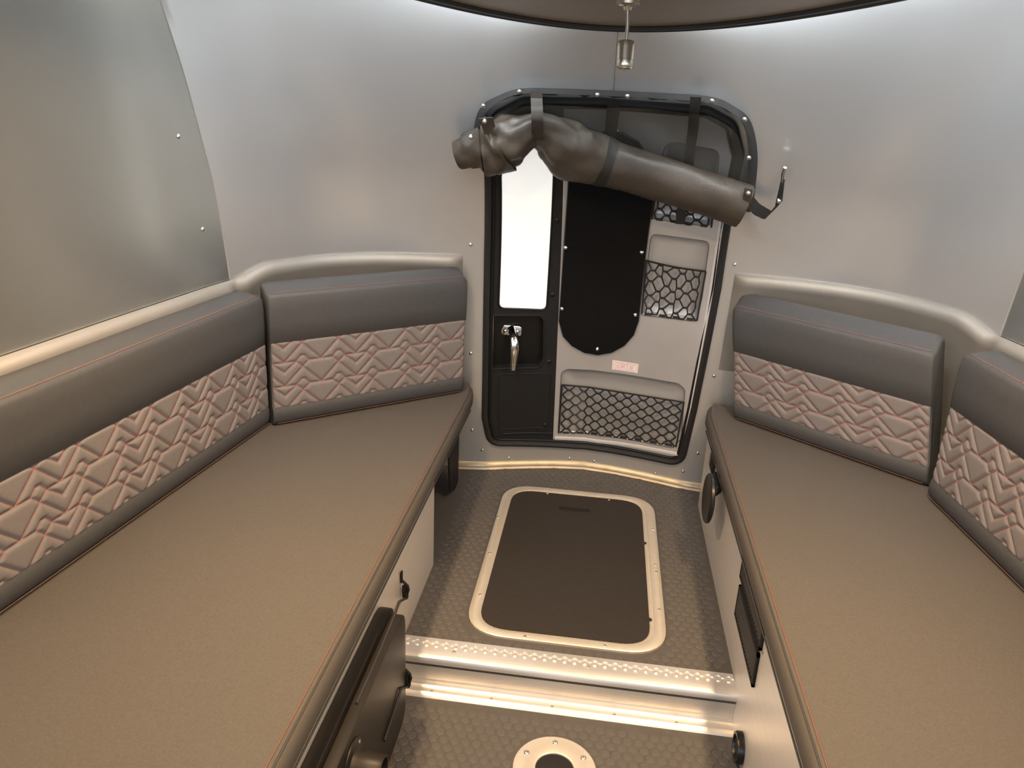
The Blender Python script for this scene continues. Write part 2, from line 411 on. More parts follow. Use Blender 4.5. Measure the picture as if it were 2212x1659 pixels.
bpz = [(1.553, ZL+.022), (1.549, ZL+.022), (1.549, ZL+.010), (1.543, ZL+.006), (1.534, ZL+.005), (1.526, ZL+.009), (1.518, ZL+.006), (1.513, ZL), (1.553, ZL)]
k = len(bpz)
bot = MB().add([(X0, y, z) for y, z in bpz]+[(X1, y, z) for y, z in bpz], [(i, (i+1) % k, k+(i+1) % k, k+i) for i in range(k)]+[tuple(range(k))[::-1], tuple(range(k, 2*k))]).build('bottom_angle', 'aluminium_brushed', None, angle=35)
adopt(st, riser, bot)
for u, v in [(981, 1408), (1271, 1441)]: P = onz(u, v, .006); inst(SCREW, 'screw', Matrix.Translation(P), st)
for u, v in [(930, 1501), (1060, 1516.5), (1192, 1532.5), (1327, 1548.5), (1462, 1565)]: P = onz(u, v, ZL+.0075); inst(DARKSCREW, 'screw', Matrix.Translation((P[0], 1.530, ZL+.0075)), st)

# curved strip where the floor meets the rear wall
r4 = struct(empty('trim_4', (0, 2.7, 0)), 'bronze curved strip where floor meets rear wall')
pts = [(x, wy(x, 0)-.013) for x in np.linspace(-.475, .455, 48)]
mb = MB(); rows = []
for x, y in pts:
    n_ = wnorm(x, 0); nn = np.array([n_[0], n_[1], 0]); nn /= np.linalg.norm(nn)
    rows.append([np.array([x, y, 0])+nn*a+np.array([0, 0, b]) for a, b in [(-.012, .020), (-.007, .022), (-.003, .012), (.006, .006), (.014, .007), (.018, 0), (-.012, 0)]])
rows_o = mb.grid(rows, wrap=True).build('floor_strip', 'trim_bronze', None, angle=40); adopt(r4, rows_o)
for x in (-.40, -.28, -.16, .03, .17, .30, .41): inst(DARKSCREW, 'screw', Matrix.Translation((x, wy(x, 0)-.020, .0072)), r4)

# ------------------------------------------------------------------ floor hatch
hatch = tag(empty('floor_hatch', ((HX0+HX1)/2, (HY0+HY1)/2, 0)), 'black floor hatch lid in rounded aluminium frame between the benches', 'hatch')
def ring(outer, inner, z0, z1, name, m):
    mb = MB(); k = len(outer)
    mb.grid([[(x, y, z0) for x, y in outer], [(x, y, z1-.0015) for x, y in outer], [(x+(a-x)*.06, y+(b-y)*.06, z1) for (x, y), (a, b) in zip(outer, inner)],
             [(x+(a-x)*.93, y+(b-y)*.93, z1) for (x, y), (a, b) in zip(outer, inner)], [(x, y, z1-.0015) for x, y in inner], [(x, y, z0) for x, y in inner]], wrap=True)
    return mb.build(name, m, None, angle=50)
def rrect(x0, y0, x1, y1, r, n=8): return fillet([(x0, y0), (x1, y0), (x1, y1), (x0, y1)], r, n)
FW = .030
fo = ring(rrect(HX0, HY0, HX1, HY1, .115), rrect(HX0+FW, HY0+FW, HX1-FW, HY1-FW, .088), 0, .0075, 'hatch_frame', 'aluminium_frame')
fi = ring(rrect(HX0+FW-.002, HY0+FW-.002, HX1-FW+.002, HY1-FW+.002, .088), rrect(HX0+FW+.008, HY0+FW+.008, HX1-FW-.016, HY1-FW-.008, .083), 0, .0035, 'inner_flange', 'aluminium_frame')
lidp = rrect(HX0+FW+.003, HY0+FW+.003, HX1-FW-.013, HY1-FW-.003, .084)
s0, s1 = onz(1208, 1100, 0), onz(1275, 1106, 0)
slot = fillet([(s0[0], s0[1]-.013), (s1[0], s0[1]-.013), (s1[0], s0[1]+.013), (s0[0], s0[1]+.013)], .0128, 6)
V, F = fill([dense(lidp, .03), slot], .06)
mb = MB().add([(x, y, .0048) for x, y in V], F); mb.grid([[(x, y, .0048) for x, y in lidp], [(x, y, .0005) for x, y in lidp]], wrap=True); mb.grid([[(x, y, .0048) for x, y in slot], [(x, y, .001) for x, y in slot]], wrap=True)
lid = mb.build('lid', 'hatch_black', None, angle=40)
sb = MB().prism([(x, y) for x, y in slot], lambda p: (p[0], p[1], .0004), lambda p: (p[0], p[1], .0012)).build('finger_slot', 'slot_black', None); sb['label'] = 'black finger slot'
adopt(hatch, fo, fi, lid); sb.parent = lid
for u, v in [(1182.5, 1066), (1315.6, 1080), (1134, 1375), (1306.7, 1395), (1076, 1117), (1058, 1194.7), (1037, 1285), (1410.6, 1143), (1416, 1220), (1418, 1236), (1424, 1317)]:
    P = onz(u, v, .0075); inst(SCREW, 'screw', Matrix.Translation(P), hatch)
for y in (1.80, 2.20):
    t = MB().lathe([(.008, .001), (.008, .005), (.006, .0055)], 10, Matrix.Translation((HX1-FW-.013, y, 0))).build('lid_bumper', 'rubber_black', None); adopt(hatch, t)

# round table-leg socket plate on the lower floor
fm = tag(empty('table_leg_socket', (FLC[0], FLC[1], ZL)), 'round aluminium table leg socket plate screwed to lower floor', 'floor plate')
pl = MB().lathe([(FLR, 0), (FLR, .003), (FLR-.006, .005), (.047, .0055), (.044, .004), (.043, .0)], 48, Matrix.Translation((FLC[0], FLC[1], ZL)))
pl.f = pl.f[:-2]; plo = pl.build('plate', 'aluminium_frame', None, angle=30)
ho = MB().lathe([(.044, .0008), (.0435, .0012), (.001, .0012)], 32, Matrix.Translation((FLC[0], FLC[1], ZL))).build('socket_hole', 'slot_black', None); ho['label'] = 'dark socket hole'
adopt(fm, plo, ho)
for k in range(6):
    a = math.radians(93+60*k); inst(SCREW, 'screw', Matrix.Translation((FLC[0]+.075*math.cos(a), FLC[1]+.075*math.sin(a), ZL+.0048)) @ Matrix.Scale(1.6, 4), fm)

# ------------------------------------------------------------------ benches
SEAT = .365; CUB = .298
def bench(side):
    b = tag(empty('bench', (side*.43, 1.5, ZL)), 'aluminium bench base with open rear end and black bracket' if side < 0 else 'aluminium bench base with black louvred vents', 'bench')
    x = .418*side; y1 = 1.955 if side < 0 else 2.50; t = .014*side
    pan = MB().box((min(x, x+t), .2, ZL+.001), (max(x, x+t), YS+.03, CUB-.012)).box((min(x, x+t), YS+.03, .0005), (max(x, x+t), y1, CUB-.012)).build('front_panel', 'aluminium_panel', None, smooth=False)
    parts = [pan]
    if side < 0:
        parts.append(MB().box((-.90, 1.941, .0005), (-.432, 1.955, CUB-.012)).build('end_panel', 'bench_inner', None, smooth=False))
        br = [(2.42, .0), (2.50, .0), (2.55, .05), (2.55, CUB-.012), (2.30, CUB-.012)]
        parts.append(MB().prism([(2.36, .03), (2.44, .001), (2.50, .001), (2.50, CUB-.012), (2.30, CUB-.012)], lambda p: (-.455, p[0], p[1]), lambda p: (-.449, p[0], p[1])).build('support_bracket', 'plastic_black', None, smooth=False))
    # top board follows the wall
    n = 40; Q = [(x, .2)]+[(x, wy(x, .3)-.01)]
    aa = [a for a in np.linspace(0, ALEN*.96, 80) if PX(a)*RKX(.3) > abs(x)+.02]
    Q += [(shell(a, .29, side, .045)[0], shell(a, .29, side, .045)[1]) for a in aa if PY(a) > .2]+[(1.14*side, .2)]
    Q[1] = (x, Q[2][1]-.0)
    parts.append(MB().prism(Q, lambda p: (p[0], p[1], CUB-.012), lambda p: (p[0], p[1], CUB-.001)).build('top_board', 'aluminium_panel', None, smooth=False))
    adopt(b, *parts); return b, Q
bl, QL = bench(-1); brt, QR = bench(1)
def seat(side, Q, label):
    # cushion outline: front edge along the aisle, back along the wall
    xi = .404*side; yr = 2.585
    pts = [(xi, .25)]+[(xi, 2.47)]+[(xi+.012*side, 2.545), (xi+.03*side, wy(.44, .33)-.022)]
    pts += [p for p in Q[2:-1] if abs(p[0]) > .47]+[(1.13*side, .25)]
    n = len(pts)
    me_top = [(p[0], p[1]) for p in pts]
    def inset(poly, d):
        out = []; k = len(poly)
        for i in range(k):
            p = np.array(poly[i]); a = np.array(poly[i-1]); b = np.array(poly[(i+1) % k])
            t1 = (p-a)/np.linalg.norm(p-a); t2 = (b-p)/np.linalg.norm(b-p); nrm = np.array([-(t1+t2)[1], (t1+t2)[0]])*(1 if side < 0 else -1)*1.0
            nrm = nrm/(np.linalg.norm(nrm)+1e-9); out.append(tuple(p-nrm*d*s_in))
        return out
    ar = sum(pts[i-1][0]*pts[i][1]-pts[i][0]*pts[i-1][1] for i in range(n)); s_in = (-1 if ar > 0 else 1)*(1 if side < 0 else -1)
    pts_d = dense(pts, .04)
    rows = []
    for d, z in [(.016, CUB), (.006, CUB+.004), (0, CUB+.012), (-.006, CUB+.030), (-.003, SEAT-.016), (.003, SEAT-.006), (.011, SEAT-.001), (.022, SEAT)]:
        rows.append([(a, b, z) for a, b in inset(pts_d, d)])
    mb = MB().grid(rows, wrap=True); k = len(pts_d); o0 = len(mb.v)-k
    V2, F2 = fill([inset(pts_d, .022)], .12); mb.add([(a, b, SEAT) for a, b in V2], F2)
    s = tag(empty('seat_cushion', (.75*side, 1.4, CUB)), label, 'cushion')
    body = mb.build('cover', 'vinyl_seat', None, angle=55)
    st1 = [(a, b, SEAT+.0006) for a, b in inset(pts_d, .0165)]; fr_ = [p for p in st1 if abs(p[0]) < .46 and p[1] < 2.56]
    fr_.sort(key=lambda p: p[1])
    th = MB().tube(fr_, .0013, 5).build('stitching', 'thread_rust', None); th['label'] = 'rust stitching'
    pi = MB().tube([(p[0]-.009*side, p[1], SEAT-.0022) for p in fr_], .0018, 5).build('piping', 'piping_dark', None)
    pb = MB().tube([(xi+.0005*side, y, CUB+.003) for y in np.linspace(.3, 2.47, 30)], .0022, 5).build('lower_piping', 'vinyl_grey', None)
    adopt(s, body, th, pi, pb); return s
seat(-1, QL, 'long taupe vinyl seat cushion on the bench holding the stowed table')
seat(1, QR, 'long taupe vinyl seat cushion on the bench with louvred vents')

# ------------------------------------------------------------------ back cushions
def quilt_segments(u0, u1, v0, v1, wdt, h, phase, par):
    S = []
    for r in range(-1, int((v1-v0)/h)+3):
        vy = v1-.012-r*h+h*.28
        for k in range(-1, int((u1-u0)/wdt)+3):
            c = u0+phase+k*wdt; b = c+.5*wdt
            S += [((c-.33*wdt, vy), (c+.33*wdt, vy)), ((c+.33*wdt, vy), (b-.05*wdt, vy+.22*h)), ((b-.05*wdt, vy+.22*h), (b+.05*wdt, vy+.22*h)), ((b+.05*wdt, vy+.22*h), (b+.17*wdt, vy))]
            S += [((b+.17*wdt, vy), (c, vy-h)), ((b-.17*wdt, vy), (c+wdt, vy-h))]
            if (k+par) % 2: S += [((c-.33*wdt, vy), (c, vy-.42*h)), ((c, vy-.42*h), (c+.33*wdt, vy))]
    return S
def back_cushion(A, B, H, label, shear=0.0, thick=.095, phase=.03, par=0, name='back_cushion', rise=.010):
    A = np.array([A[0], A[1], SEAT+.003]); B = np.array([B[0], B[1], SEAT+.003]); e = B-A; Ln = np.linalg.norm(e); e /= Ln
    out = np.cross([0, 0, 1], e)
    if out @ (np.array([0, 1.2, SEAT])-A) < 0: out = -out          # faces the aisle
    def L(u, v, d=0.0):        # d > 0 towards the room
        return A+e*(u+shear*v)+np.array([0, 0, v])+out*d
    root = tag(empty(name, tuple((A+B)/2)), label, 'cushion', None)
    # body: rounded block with softly crowned top and front
    NU, T = 36, thick; rows = []
    prof = [(-T+.004, .0), (-T, .012), (-T-.004, H*.5), (-T, H+rise-.014), (-T+.004, H+rise-.005), (-T+.010, H+rise-.0005), (-T*.5, H+rise*.5+.002), (-.020, H), (-.009, H-.002), (-.002, H-.007), (.002, H-.015), (.005, H-.045), (.0055, H-.09),
            (.003, H-.144), (-.004, H-.152), (-.0045, H*.5), (-.004, .060), (.003, .052), (.006, .035), (.004, .015), (-.004, .003), (-.012, .0)]
    us = [0, .004, .012, .024]+[.024+(Ln-.048)*i/NU for i in range(1, NU)]+[Ln-.024, Ln-.012, Ln-.004, Ln]
    for u in us:
        q = min(u, Ln-u); s = 1.0 if q > .024 else (.90+.10*math.sqrt(max(0, 1-(1-q/.024)**2)))
        r = []
        for d, v in prof:
            dm = -T/2; dd = dm+(d-dm)*s; vv = v if q > .024 else (H/2+(v-H/2)*(.965+.035*math.sqrt(max(0, 1-(1-q/.024)**2)))) if v > H/2 else v
            r.append(L(u, vv, dd))
        rows.append(r)
    mb = MB().grid(rows, wrap=True); k = len(prof); mb.f.append(tuple(range(k))); mb.f.append(tuple(range(len(mb.v)-k, len(mb.v)))[::-1])
    body = mb.build('body', 'vinyl_grey', None, angle=60)
    # quilted band
    v0, v1 = .052, H-.146; S = quilt_segments(.004, Ln-.004, v0, v1, .113, (v1-v0)/2.8, phase, par)
    nu, nv = int((Ln-.006)/.0024), int((v1-v0)/.0024)
    U, V_ = np.meshgrid(np.linspace(.003, Ln-.003, nu), np.linspace(v0, v1, nv), indexing='ij')
    D = np.full(U.shape, 9.)
    for (a, b), (c, d) in S:
        if max(b, d) < v0-.03 or min(b, d) > v1+.03: continue
        dx, dy = c-a, d-b; t = np.clip(((U-a)*dx+(V_-b)*dy)/(dx*dx+dy*dy+1e-12), 0, 1)
        D = np.minimum(D, np.hypot(U-a-t*dx, V_-b-t*dy))
    Hm = .0054*(1-np.exp(-(D/.0042)**1.3))
    edge = np.minimum(np.minimum(V_-v0, v1-V_), np.minimum(U-.003, Ln-.003-U)); Hm = (Hm+.0005)*np.clip(edge/.006, 0, 1)**.5-.003
    P = A+np.multiply.outer(U+shear*V_, e)+np.multiply.outer(V_, np.array([0, 0, 1.]))+np.multiply.outer(Hm, out)
    idx = np.arange(nu*nv).reshape(nu, nv); F = np.stack([idx[:-1, :-1], idx[1:, :-1], idx[1:, 1:], idx[:-1, 1:]], -1).reshape(-1, 4)
    me = bpy.data.meshes.new('quilted_panel'); me.from_pydata(P.reshape(-1, 3).tolist(), [], F.tolist()); me.polygons.foreach_set('use_smooth', [True]*len(me.polygons)); me.materials.append(MATS['quilt_taupe'])
    qp = bpy.data.objects.new('quilted_panel', me); col.objects.link(qp); qp['label'] = 'taupe panel quilted in chevrons'
    # thread lying in the quilting
    mb = MB()
    for (a, b), (c, d) in S:
        t0, t1 = 0., 1.
        for p, q, lo_, hi in ((a, c-a, .006, Ln-.006), (b, d-b, v0+.004, v1-.004)):
            if abs(q) < 1e-9:
                if p < lo_ or p > hi: t0 = 2
            else:
                x0, x1 = sorted(((lo_-p)/q, (hi-p)/q)); t0 = max(t0, x0); t1 = min(t1, x1)
        if t1-t0 < .02: continue
        p0 = (a+(c-a)*t0, b+(d-b)*t0); p1 = (a+(c-a)*t1, b+(d-b)*t1)
        mb.tube([L(*p0, -.0021), L(*p1, -.0021)], .00105, 4)
    th = mb.build('stitching', 'thread_red', None); th['label'] = 'red stitching'
    w1 = MB().tube([L(u, v1+.001, -.0012) for u in np.linspace(.006, Ln-.006, 24)], .0024, 6).build('piping', 'piping_dark', None)
    w2 = MB().tube([L(u, v0-.001, -.0012) for u in np.linspace(.006, Ln-.006, 24)], .0018, 6).build('piping', 'vinyl_seat', None)
    tst = MB().tube([L(u, H-.0012, -.010) for u in np.linspace(.012, Ln-.012, 24)], .0013, 5).build('top_stitching', 'thread_rust', None)
    bst = MB().tube([L(u, .006, .0022) for u in np.linspace(.012, Ln-.012, 24)], .0008, 5).build('bottom_stitching', 'thread_rust', None)
    adopt(root, body, qp, w1, w2, tst, bst); th.parent = qp
    return root
p = lambda u, v: onz(u, v, SEAT)[:2]
a, b = p(592, 922), p(1001, 848); back_cushion(a, b, .405, 'quilted corner back cushion standing beside the stowed table bench seat', 0.015, phase=.035, par=1, rise=.022, thick=.074)
a, b = p(0, 1332), p(584, 917); d = np.array(a)-np.array(b); a2 = np.array(b)+d/np.linalg.norm(d)*1.0
back_cushion(a2, b, .398, 'long quilted back cushion along the wall above the stowed table', 0.02, phase=.09, par=0)
a, b = p(1584, 906), p(2003, 1054); back_cushion(a, b, .372, 'slightly slumped quilted corner back cushion above the louvred vent bench', -.17, phase=.07, par=0, rise=.034, thick=.078)
a, b = p(2001, 1074), p(2212, 1283); d = np.array(b)-np.array(a); b2 = np.array(a)+d/np.linalg.norm(d)*1.0
back_cushion(a, b2, .408, 'long quilted back cushion along the wall above the louvred vents', 0.0, phase=.05, par=1)
# ------------------------------------------------------------------ rear door
door = struct(empty('door_1', (0, 2.62, .16)), 'rear hatch door, half black half grey')
OUT = [xz(1058, 955), xz(1240, 961), xz(1472, 1000), xz(1500, 880), xz(1524, 760), xz(1551, 620), xz(1572, 480), xz(1600, 330), xz(1585, 262), xz(1530, 232), xz(1300, 214), xz(1130, 212), xz(1066, 245), xz(1052, 330), xz(1053, 550), xz(1050, 720), xz(1047, 900)]
gas_path = fillet([OUT[0], OUT[1], OUT[2], OUT[3], OUT[4], OUT[5], OUT[6], OUT[7], OUT[8], OUT[9], OUT[10], OUT[11], OUT[12], OUT[13], OUT[14], OUT[15], OUT[16]], [.05, 0, .05, 0, 0, 0, 0, .05, .05, .05, 0, .05, .05, .05, 0, 0, .05], 5)
g1 = wall_tube(gas_path, .012, .010, flat=.9).build('door_seal', 'rubber_black', None)
cx_ = sum(q[0] for q in gas_path)/len(gas_path); cz_ = sum(q[1] for q in gas_path)/len(gas_path)
def shrink(poly, d):
    out = []; k = len(poly)
    for i in range(k):
        q = np.array(poly[i]); a = np.array(poly[i-1]); b = np.array(poly[(i+1) % k]); t = b-a; t /= np.linalg.norm(t)+1e-9
        n_ = np.array([-t[1], t[0]]);
        if n_@(np.array([cx_, cz_])-q) < 0: n_ = -n_
        out.append(tuple(q+n_*d))
    return out
inner = shrink(gas_path, .010)
g2 = wall_tube(shrink(gas_path, .017), .006, .007).build('inner_seal', 'plastic_gloss_black', None)
# division between the black moulding and the grey skin
xd0, xd1 = xz(1194, 950), xz(1216, 392)
xdiv = lambda z: xd0[0]+(xd1[0]-xd0[0])*(z-xd0[1])/(xd1[1]-xd0[1])
zmax = max(q[1] for q in inner); zmin = min(q[1] for q in inner)
def half(poly, keep_left):
    out = []; k = len(poly)
    f = lambda q: (q[0]-xdiv(q[1]))*(1 if keep_left else -1)
    for i in range(k):
        a, b = poly[i], poly[(i+1) % k]
        if f(a) <= 0: out.append(a)
        if f(a)*f(b) < 0: t = f(a)/(f(a)-f(b)); out.append((a[0]+(b[0]-a[0])*t, a[1]+(b[1]-a[1])*t))
    return out
win = fillet([xz(1076, 664), xz(1180, 668), xz(1196, 360), xz(1199, 300), xz(1088, 296), xz(1081, 380)], [.022, .022, 0, .02, .02, 0], 5)
rec = fillet([xz(1062, 795), xz(1163, 792), xz(1174, 775), xz(1175, 690), xz(1166, 679), xz(1062, 679)], [0, .012, .012, .012, .012, 0], 4)
lp = wall_patch([half(inner, True), win, rec], .008, .006).build('black_moulding', 'plastic_black', None, angle=50)
pane = wall_patch([win], .004, .004).build('window_pane', 'pane_lit', None)
wrim = wall_tube(win, .0035, .008).build('window_rim', 'plastic_gloss_black', None)
recf = wall_patch([rec], -.026).build('latch_recess', 'plastic_gloss_black', None)
mbr = MB(); rd = dense(rec, .02); mbr.grid([[wp(x, z, .008) for x, z in rd], [wp(x, z, -.026) for x, z in rd]], wrap=True); recw = mbr.build('recess_wall', 'plastic_black', None, angle=50)
rrim = wall_tube(rec, .004, .008, n=8).build('recess_rim', 'plastic_black', None)
low = fillet([xz(1076, 925), xz(1184, 922), xz(1190, 805), xz(1076, 806)], .012, 3)
lpl = wall_tube(low[:], .003, .0075).build('lower_panel_bead', 'plastic_black', None)
sill = wall_tube([xz(1086, 934), xz(1140, 932), xz(1192, 933)], .004, .009, closed=False).build('bottom_bead', 'plastic_gloss_black', None)
# grey skin with three pockets
pk3 = fillet([xz(1205, 930), xz(1290, 938), xz(1380, 951), xz(1455, 966), xz(1473, 945), xz(1481, 838), xz(1466, 826), xz(1340, 805), xz(1225, 795), xz(1212, 802)], [.02, 0, 0, .02, .02, .03, .03, 0, .03, .02], 4)
pk2 = fillet([xz(1386, 679), xz(1505, 693), xz(1518, 640), xz(1534, 520), xz(1408, 503), xz(1396, 600)], [.012, .018, 0, .02, .02, 0], 4)
pk1 = fillet([xz(1408, 470), xz(1536, 488), xz(1548, 400), xz(1556, 320), xz(1440, 300), xz(1420, 380)], [.015, .018, 0, .03, .03, 0], 4)
rp = wall_patch([half(inner, False), pk3, pk2, pk1], .008, .008).build('grey_skin', 'door_grey', None, angle=50)
rim = wall_tube([xz(1480, 962), xz(1497, 860), xz(1516, 750), xz(1536, 630), xz(1556, 500), xz(1575, 380)], .010, .006, closed=False, flat=.7).build('edge_channel', 'door_grey_light', None)
rbt = wall_tube([xz(1198, 944), xz(1290, 951), xz(1380, 963), xz(1466, 980)], .009, .006, closed=False, flat=.8).build('bottom_channel', 'door_grey_light', None)
dparts = [g1, g2, lp, pane, wrim, recf, recw, rrim, lpl, sill, rp, rim, rbt]
for pk, dep in ((pk3, .011), (pk2, .016), (pk1, .020)):
    c = np.mean(np.array(pk), 0); pd = dense(pk, .02); ins = [tuple(np.array(q)+(c-np.array(q))*min(.5, .016/np.linalg.norm(c-np.array(q)))) for q in pd]
    mb = wall_patch([ins], .008-dep, 0, .04)
    mb.grid([[wp(x, z, .008) for x, z in pd], [wp(x*.75+a*.25, z*.75+b*.25, .004) for (x, z), (a, b) in zip(pd, ins)], [wp(x*.3+a*.7, z*.3+b*.7, .012-dep) for (x, z), (a, b) in zip(pd, ins)], [wp(x, z, .008-dep) for x, z in ins]], wrap=True)
    dparts.append(mb.build('pocket', 'door_grey', None, angle=60))
    dparts.append(wall_tube(pk, .0015, .0083).build('pocket_edge', 'bench_inner', None))
bk = wall_patch([[(-.35, .2), (.35, .2), (.35, 1.28), (-.35, 1.28)]], -.06, 0, .06).build('outer_skin', 'aluminium_panel', None); dparts.append(bk)
adopt(door, *dparts)
for u, v in [(1203, 477), (1194, 637), (1186, 782), (1178, 919)]:
    P = onwall(u, v, .008); inst(BLACKSCREW, 'screw', align(wnorm(P[0], P[2]), P), door)
# chrome latch handle in the recess
P0 = onwall(1104, 712, -.024); n0 = wnorm(P0[0], P0[2]); Mh = align(n0, P0)
def hloc(dx, dz, d=0.0): return np.array(P0)+np.array([dx, 0, dz])+n0*d
hb = MB()
plate = fillet([(-.036, -.014), (-.030, -.019), (.030, -.019), (.036, -.014), (.036, .012), (.028, .017), (-.028, .017), (-.036, .012)], .004, 3)
hb.prism(plate, lambda q: hloc(q[0], q[1], 0), lambda q: hloc(q[0], q[1], .007))
hplate = hb.build('latch_plate', 'chrome', None, bevel=.0015); hplate['label'] = 'chrome latch plate'
piv = MB().tube([hloc(0, .004, .004), hloc(.002, -.004, .03), hloc(.004, -.012, .048)], [.015, .0125, .012], 14).build('latch_pivot', 'chrome', None)
col_ = MB().tube([hloc(.002, -.006, .034), hloc(.003, -.010, .044)], [.0135, .0135], 14).build('latch_collar', 'plastic_gloss_black', None)
lev = MB().tube([hloc(.004, -.008, .046), hloc(.005, -.022, .055), hloc(.006, -.050, .056), hloc(.006, -.085, .052), hloc(.005, -.120, .050), hloc(.005, -.128, .050)], [.013, .0155, .0150, .0120, .0095, .0085], 14, flat=.55, up=n0).build('latch_lever', 'chrome', None); lev['label'] = 'chrome latch lever'
adopt(door, hplate, piv, col_, lev)
for s_ in (-1, 1): inst(SNAP, 'latch_screw', align(n0, hloc(s_*.022, -.002, .007)), door)

# black fabric window cover on the grey skin
cov = tag(empty('window_cover', tuple(onwall(1300, 560, .01))), 'black fabric window cover with rounded ends snapped to grey door skin', 'window cover')
cl = [xz(1207, 690), xz(1216, 722), xz(1235, 742), xz(1262, 757), xz(1292, 762), xz(1322, 757), xz(1350, 742), xz(1370, 720), xz(1381, 690), xz(1390, 600), xz(1402, 500), xz(1412, 430), xz(1414, 370), xz(1405, 335), xz(1380, 300), xz(1345, 280), xz(1305, 278), xz(1270, 295), xz(1245, 325), xz(1228, 380), xz(1218, 520)]
def cover_map(x, z, off):
    d = .0030*math.sin(x*24+z*6)*math.cos(z*9-x*5)+.001*math.sin(z*30+x*24); return wp(x, z, off+d*(1 if off > .012 else 0))
cf = wall_patch([cl], .019, .008, .02, cover_map).build('cover_fabric', 'fabric_black', None, angle=70)
ch = wall_tube(cl, .0022, .0165).build('hem', 'strap_black', None); adopt(cov, cf, ch)
for u, v in [(1231, 386), (1222, 535), (1214, 667), (1290, 754), (1372, 680), (1386, 545), (1332, 283)]:
    P = onwall(u, v, .021); inst(SNAP, 'snap', align(wnorm(P[0], P[2]), P), cov)

# exit sticker with lettering
sk = [xz(1324, 775.5), xz(1380.5, 784.5), xz(1378, 804), xz(1322.5, 795.5)]
stk = tag(empty('exit_sticker', tuple(onwall(1351, 790, .009))), 'small white sticker reading SORTIE in red on grey door', 'sticker')
SKO = .0088
s_base = wall_patch([sk], SKO, .0005, .02).build('sticker_sheet', 'sticker_white', None, smooth=False)
def sq(a, b):       # unit square on the sticker -> x, z
    t = np.array(sk[0])*(1-a)+np.array(sk[1])*a; q = np.array(sk[3])*(1-a)+np.array(sk[2])*a; return tuple(q*(1-b)+t*b)
bd = MB().tube([wp(*sq(a, b), SKO+.0003) for a, b in dense([(.05, .12), (.95, .12), (.95, .88), (.05, .88)], .1)], .0006, 4, True).build('border', 'sticker_pink', None)
GL = {'S': [[(1, .85), (.7, 1), (.3, 1), (0, .82), (.15, .58), (.8, .42), (1, .2), (.7, 0), (.3, 0), (0, .15)]], 'O': [[(.3, 0), (0, .2), (0, .8), (.3, 1), (.7, 1), (1, .8), (1, .2), (.7, 0), (.3, 0)]],
      'R': [[(0, 0), (0, 1), (.7, 1), (1, .82), (1, .65), (.7, .5), (0, .5)], [(.5, .5), (1, 0)]], 'T': [[(0, 1), (1, 1)], [(.5, 1), (.5, 0)]], 'I': [[(.5, 0), (.5, 1)]], 'E': [[(1, 0), (0, 0), (0, 1), (1, 1)], [(0, .5), (.8, .5)]]}
mb = MB(); cxp = .12
for c_ in 'SORTIE':
    wd = .05 if c_ == 'I' else .095
    for ln in GL[c_]: mb.tube([wp(*sq(cxp+q[0]*wd, .24+q[1]*.52), SKO+.0002) for q in ln], .0008, 4)
    cxp += wd+.042
let = mb.build('lettering', 'sticker_pink', None); let['label'] = 'red letters SORTIE'
adopt(stk, s_base, bd, let)

# elastic cargo nets over the pockets
def net(name, corners, cols, rows_, off, label, r=.0031, jit=.0, hexy=.28, seed=1, bag=.012):
    rnd = random.Random(seed); tl, tr, br_, bl_ = [np.array(q) for q in corners]
    def Q(a, b):   # a across, b down
        q = (tl*(1-a)+tr*a)*(1-b)+(bl_*(1-a)+br_*a)*b
        return q
    J = {}
    def node(i, k, up):
        # strand k, node column i ; neighbours share nodes
        key = (i, k+(1 if not up else 0)) 
        if key not in J: J[key] = (rnd.uniform(-1, 1)*jit, rnd.uniform(-1, 1)*jit)
        return J[key]
    mb = MB()
    n2 = cols*2
    for k in range(rows_):
        pts = []
        for i in range(n2+1):
            up = (i+k) % 2 == 0
            ja, jb = node(i, k, up)
            b = (k+(.06 if up else .94))/rows_+jb/rows_; a = i/n2
            for s_ in (-hexy, hexy):
                aa = a+(s_+ja)/n2
                if aa < 0 or aa > 1: continue
                pts.append((aa, b))
        P3 = [wp(*Q(a, b), off+bag*math.sin(math.pi*a)*(1-b)**.5) for a, b in pts]
        mb.tube(P3, r, 5)
    mb.tube([wp(*Q(a, 0.0), off+bag*math.sin(math.pi*a)) for a in np.linspace(0, 1, 14)], r*1.1, 5)
    for s_ in (0, 1): mb.tube([wp(*Q(s_, b), off) for b in np.linspace(0, 1, 14)], r, 5)
    o = tag(empty(name, tuple(wp(*Q(.5, 1), off))), label, 'net')
    nm = mb.build('net_cords', 'rubber_black', None)
    lg = []
    for i in range(cols):
        q = wp(*Q((i+.5)/cols, .985), off-.002); q2 = wp(*Q((i+.5)/cols, 1.035), off-.008)
        a_ = np.array(wp(*Q((i+.28)/cols, 1.0), off-.004)); b_ = np.array(wp(*Q((i+.72)/cols, 1.0), off-.004))
        lg.append(MB().tube([a_, b_], .0042, 6).build('net_clip', 'rubber_black', None))
    adopt(o, nm, *lg); return o
net('cargo_net', [xz(1213, 828), xz(1479, 866), xz(1462, 962), xz(1206, 932)], 8, 10, .012, 'black diamond cargo net across the low wide door pocket', .0031, .03, .22, 3)
net('cargo_net', [xz(1397, 560), xz(1526, 584), xz(1507, 690), xz(1388, 675)], 4, 8, .012, 'black cargo net over the pocket beside the fabric cover', .0031, .22, .3, 5)
net('cargo_net', [xz(1424, 375), xz(1552, 398), xz(1538, 488), xz(1410, 470)], 4, 7, .012, 'black cargo net in top door pocket below the rolled screen', .0031, .22, .3, 8)

